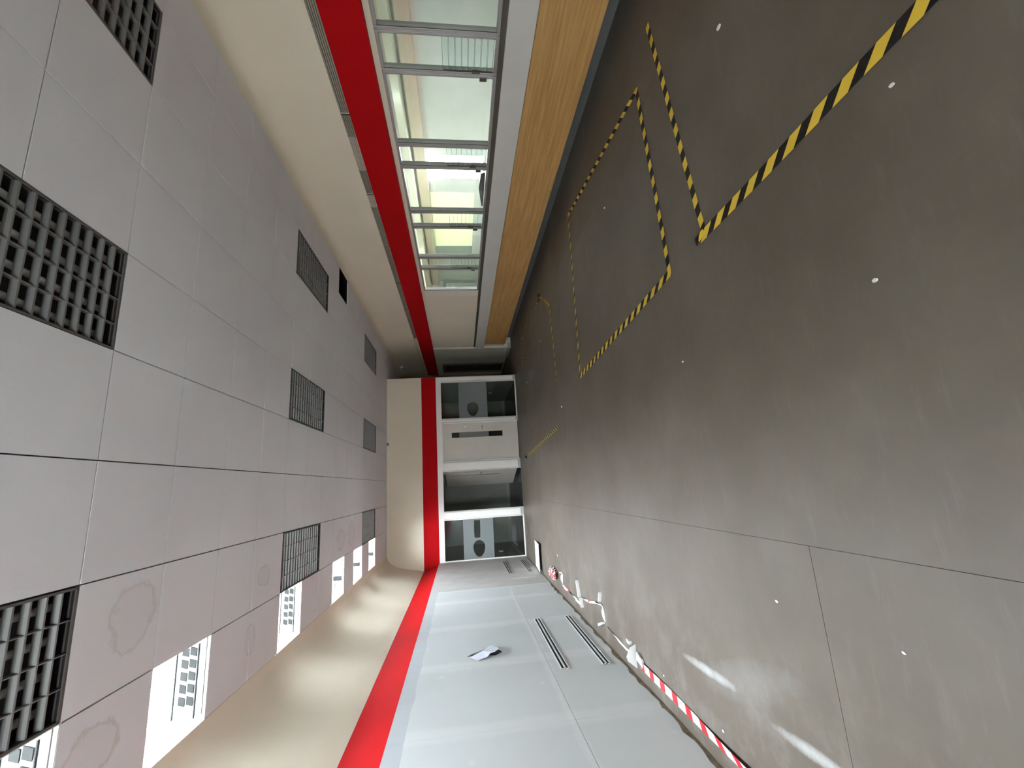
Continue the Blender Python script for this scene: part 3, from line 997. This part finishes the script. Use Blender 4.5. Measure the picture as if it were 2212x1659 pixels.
# ------------------------------------------------------------------ back wall with tall windows (behind the camera)
WBX0, WBX1, WBZ0, WBZ1 = -1.75, -0.85, 1.1, 2.3
bw = MB()
bw.box((-2.35, Y0 - 0.1, 0), (WBX0, Y0, RZ)).box((WBX1, Y0 - 0.1, 0), (4.42, Y0, RZ))
bw.box((WBX0, Y0 - 0.1, 0), (WBX1, Y0, WBZ0)).box((WBX0, Y0 - 0.1, WBZ1), (WBX1, Y0, RZ))
put('wall_back', bw, CREAM, kind=ST)
t = empty('window_%d' % (wn + 3), ((WBX0 + WBX1) / 2, Y0 - 0.05, WBZ0), kind=ST, label='tall window behind the camera', category='window')
f = MB()
W = (WBX1 - WBX0) / 2
for x in (-W, -W / 3, W / 3, W):
    f.box((x - 0.03, -0.03, 0), (x + 0.03, 0.03, WBZ1 - WBZ0))
f.box((-W, -0.03, 0), (W, 0.03, 0.05)).box((-W, -0.03, WBZ1 - WBZ0 - 0.05), (W, 0.03, WBZ1 - WBZ0))
put('frame', f, WHITE, t)
put('glass_pane', MB().box((-W, -0.003, 0.05), (W, 0.003, WBZ1 - WBZ0 - 0.05)), GLASS, t)
portal(((WBX0 + WBX1) / 2, Y0 - 0.04, (WBZ0 + WBZ1) / 2), (0, 1, 0), 2 * W, WBZ1 - WBZ0)

# ------------------------------------------------------------------ hazard tape stuck to the floor


def tape(name, a, b, width, m, label, group, z=0.0016, n=10, wob=0.004, u0=0.0, ext=0.0):
    a, b = Vector((*a, z)), Vector((*b, z))
    d = (b - a).normalized()
    s = Vector((-d.y, d.x, 0))
    pts = [a + (b - a) * i / n + s * (random.uniform(-wob, wob) if 0 < i < n else 0) + Vector((0, 0, random.uniform(0, 0.0008))) for i in range(n + 1)]
    return put(name, MB().ribbon(pts, width, s, u0), m, label=label, category='floor tape', group=group)


random.seed(21)
G1 = 'yellow and black floor tape'
tape('floor_tape', (3.50, 2.625), (1.515, 2.365), 0.052, HAZB, 'wide-striped floor tape running across, its far end pointed, beside the corner nearest the camera', G1)
tape('floor_tape', (1.480, 2.42), (1.485, 0.40), 0.072, HAZN, 'nearest floor tape with slanted stripes, leading off past the camera', G1, z=0.0026)
tape('floor_tape', (3.20, 2.93), (3.575, 5.27), 0.05, HAZ, 'thin-looking tape side of the floor rectangle nearest the wooden panel', G1)
tape('floor_tape', (3.59, 5.265), (1.32, 5.46), 0.05, HAZ, 'far tape side of the large floor rectangle', G1, z=0.0026)
tape('floor_tape', (1.315, 5.47), (1.46, 2.83), 0.062, HAZN, 'left tape side of the large floor rectangle', G1, z=0.0034)
tape('floor_tape', (1.45, 2.85), (3.21, 2.935), 0.052, HAZB, 'near tape side of the large floor rectangle', G1, z=0.0042)
tape('floor_tape', (3.43, 7.62), (2.94, 6.92), 0.06, HAZ, 'short crooked tape piece at the start of the farther marking', G1)
tape('floor_tape', (2.96, 6.90), (1.585, 6.82), 0.055, HAZ, 'tape line of the farther marking, running across the floor', G1, z=0.0026)
tape('floor_tape', (3.43, 7.7), (3.50, 9.9), 0.035, HAZ2, 'faint worn tape line close to the far end of the wooden panel', G1)
tape('floor_tape', (0.62, 10.60), (0.845, 7.07), 0.06, HAZ2, 'finely striped tape line in front of the closed grey door', G1)
tape('floor_tape', (2.82, 10.58), (3.03, 10.05), 0.06, HAZ2, 'short torn tape remnant near the right end of the partition', G1)
tape('floor_tape', (3.0, 10.95), (2.84, 11.35), 0.05, HAZ2, 'last torn tape scrap in front of the corridor', G1)

# folded ends
t = put('tape_end', MB().ribbon([(1.50, 2.36, 0.004), (1.47, 2.42, 0.02), (1.455, 2.455, 0.012)], 0.045, [(1, 0.5, 0), (1, 0.6, 0.3), (0.8, 0.6, -0.2)]), HAZ,
        label='curled clear tape end at the corner of the two nearest tapes', category='floor tape')
t = put('tape_end', MB().ribbon([(3.44, 7.60, 0.003), (3.46, 7.68, 0.03), (3.41, 7.76, 0.02), (3.38, 7.70, 0.004)], 0.07, [(1, 0, 0), (1, 0.2, 0.3), (0.8, 0.4, -0.2), (1, 0, 0)]),
        mat('black_tape_back', (0.02, 0.018, 0.012), 0.5), label='black curled tape end on the farther marking', category='floor tape')

# ------------------------------------------------------------------ red and white barrier tape and litter along the left wall
pts, sd = [], []
for i in range(26):
    f_ = i / 25
    y = 2.0 + f_ * 2.36
    pts.append((-1.705 + 0.008 * math.sin(f_ * 9), y, 0.012 + 0.012 * math.sin(f_ * 5.2) ** 2))
    sd.append((1, 0.05 * math.sin(f_ * 7), 0.35 * math.sin(f_ * 6)))
put('barrier_tape', MB().ribbon(pts, 0.055, sd), BAR, label='red and white striped barrier tape lying along the left wall', category='barrier tape')


def twisted(name, way, width, label, tw=9.0, m=BARW, u0=0.2):
    way = [Vector(p) for p in way]
    P_, D_ = [], []
    for a, b in zip(way[:-1], way[1:]):
        n = max(4, int((b - a).length / 0.05))
        for i in range(n):
            P_.append(a + (b - a) * i / n)
            D_.append((b - a).normalized())
    P_.append(way[-1])
    D_.append(D_[-1])
    sides = []
    out = []
    for i, (p, d) in enumerate(zip(P_, D_)):
        s0 = Vector((-d.y, d.x, 0)).normalized()
        up = Vector((0, 0, 1))
        a = 0.9 * math.sin(i * 0.05 * tw)
        sides.append(tuple(s0 * math.cos(a) + up * math.sin(a)))
        out.append(p + Vector((0, 0, width * 0.5 * abs(math.sin(a)) + 0.004)))
    return put(name, MB().ribbon(out, width, sides, u0), m, label=label, category='barrier tape')


twisted('barrier_tape', [(-1.70, 4.66, 0), (-1.69, 5.0, 0), (-1.665, 5.38, 0)], 0.018, 'thin twisted white tape from the folded white card to the next knot')
twisted('barrier_tape', [(-1.63, 5.42, 0), (-1.53, 5.44, 0), (-1.47, 5.50, 0), (-1.50, 5.75, 0), (-1.57, 6.1, 0), (-1.60, 6.42, 0)], 0.032,
        'looping twisted white tape standing away from the left wall')
twisted('barrier_tape', [(-1.70, 6.48, 0), (-1.69, 7.0, 0), (-1.685, 7.64, 0)], 0.03, 'straight twisted white tape close to the skirting, second from the ball')
twisted('barrier_tape', [(-1.66, 7.66, 0), (-1.55, 7.62, 0), (-1.49, 7.60, 0), (-1.52, 7.85, 0)], 0.04, 'short white tape tail beside the crumpled ball')
random.seed(9)
P_ = []
p = Vector((-1.60, 8.2, 0.07))
sides = []
for i in range(150):
    th, ph = random.uniform(0, 6.283), random.uniform(-0.3, 1.2)
    r = random.uniform(0.6, 1.0)
    q = Vector((-1.60 + 0.10 * r * math.cos(th) * math.cos(ph), 8.25 + 0.30 * r * math.sin(th) * math.cos(ph), 0.012 + 0.085 * abs(math.sin(ph)) * r + 0.01))
    P_.append(q)
    sides.append((random.uniform(-1, 1), random.uniform(-1, 1), random.uniform(-0.2, 0.8)))
for z_ in range(len(P_)):
    P_[z_].z = max(P_[z_].z, 0.028)
put('tape_ball', MB().ribbon(P_, 0.05, sides), stripe_mat('ball_red_white_tape', (0.70, 0.67, 0.68), (0.52, 0.04, 0.05), 0.9, 0.26, 1.0),
    label='crumpled ball of red and white barrier tape on the floor', category='barrier tape')

# white card standing folded on the floor, and other board offcuts
t = empty('folded_card', (-1.66, 4.53, 0), label='pointed white folded card standing on the floor by the left wall', category='board offcut')
put('card_face', MB().prism([(0.085, -0.03, 0.0), (0.06, -0.03, 0.06), (-0.02, -0.02, 0.10), (-0.06, -0.015, 0.085), (-0.13, -0.01, 0.0)], (0.0, 0.004, 0.0)), CHIP, t)
put('card_face', MB().prism([(0.02, -0.024, 0.0), (0.0, 0.05, 0.0), (-0.04, 0.05, 0.06), (-0.03, -0.018, 0.095)], (-0.004, 0.0, 0.0)), CHIP, t)
t = put('board_scrap', MB().prism([(-1.70, 4.45, 0.004), (-1.62, 4.44, 0.004), (-1.65, 4.33, 0.004), (-1.72, 4.30, 0.004)], (0.01, 0.0, 0.022)), CHIP,
        label='small white board scrap at the near foot of the folded card', category='board offcut')
t = put('board_scrap', MB().prism([(-1.60, 4.66, 0.001), (-1.57, 4.67, 0.001), (-1.58, 4.60, 0.001), (-1.61, 4.60, 0.001)], (0, 0, 0.03)), CHIP,
        label='tiny white chip behind the tip of the folded card', category='board offcut')
t = put('white_stick', MB().prism([(-1.66, 5.45, 0.001), (-1.64, 5.46, 0.001), (-1.71, 5.66, 0.001), (-1.735, 5.64, 0.001)], (0.0, 0.0, 0.03)), CHIP,
        label='flat white strip lying at the knot of twisted tape', category='board offcut')
t = put('white_stick', MB().prism([(-1.34, 5.46, 0.001), (-1.32, 5.475, 0.001), (-1.42, 5.53, 0.001), (-1.435, 5.51, 0.001)], (0.0, 0.0, 0.035)), CHIP,
        label='short white stick poking out from the tape loop', category='board offcut')
t = put('white_stick', MB().prism([(-1.43, 6.55, 0.001), (-1.40, 6.57, 0.001), (-1.59, 6.50, 0.001), (-1.60, 6.47, 0.001)], (0.0, 0.0, 0.045)), CHIP,
        label='white stick with dark shadow in the middle of the tape run', category='board offcut')
t = put('white_stick', MB().prism([(-1.62, 6.42, 0.001), (-1.60, 6.44, 0.001), (-1.70, 6.40, 0.001), (-1.71, 6.37, 0.001)], (0.0, 0.0, 0.04)), CHIP,
        label='smaller white stick beside the skirting tape', category='board offcut')
t = empty('loose_panel', (-1.55, 9.9, 0.0), label='white flat panel lying tilted on the floor in the far left corner', category='board offcut')
put('panel_face', MB().prism([(0.28, 0.40, 0.004), (0.29, -0.36, 0.055), (-0.27, -0.34, 0.055), (-0.27, 0.42, 0.004)], (0, 0.001, 0.012)), CHIP, t)
put('panel_foot_shade', MB().box((-0.25, -0.10, 0.0), (0.25, -0.06, 0.037)), BLACK, t)  # full-width support, coloured black as the shade under the lifted edge

# plaster crumbs on the floor
CH = [(2.54, 1.89, 0.030, 'near the pointed end of the widest tape'), (2.77, 3.95, 0.022, 'inside the large tape rectangle'), (0.67, 1.38, 0.020, 'on open floor close to the camera'),
      (1.32, 1.14, 0.018, 'beside the nearest tape line'), (2.28, 9.90, 0.045, 'in front of the right glazed bay'), (1.12, 6.63, 0.045, 'beyond the large tape rectangle'),
      (0.77, 2.86, 0.016, 'left of the large tape rectangle'), (-0.68, 2.30, 0.016, 'beside the long floor seam'), (-0.70, 1.63, 0.012, 'nearest on the left half of the floor'),
      (3.40, 10.0, 0.05, 'at the worn tape by the wooden panel'), (-1.62, 3.05, 0.02, 'beside the red and white tape'), (-1.62, 3.9, 0.018, 'next to the red and white tape, farther on'),
      (-1.26, 7.9, 0.03, 'on the floor right of the crumpled ball'), (2.62, 7.9, 0.03, 'behind the farther tape marking')]
random.seed(4)
for (x, y, r, where) in CH:
    r *= 0.6
    m = MB()
    n = 6
    ang = sorted(random.uniform(0, 6.283) for _ in range(n))
    poly = [(r * random.uniform(0.5, 0.8) * math.cos(2 * math.pi * i / n), r * random.uniform(0.8, 1.2) * math.sin(2 * math.pi * i / n), 0.0) for i in range(n)]
    m.prism(poly, (0.002, 0.001, r * 0.35))
    put('plaster_crumb', m, CHIP, loc=(x, y, 0.0008), label='white plaster crumb ' + where, category='debris', group='plaster crumbs on the floor')
t = put('dark_pebble', MB().prism([(0.612 + 0.03 * math.cos(i), 10.75 + 0.10 * math.sin(i), 0.001) for i in range(6)], (0, 0, 0.03)), BLACK,
        label='small black scrap at the far end of the fine striped tape', category='debris')
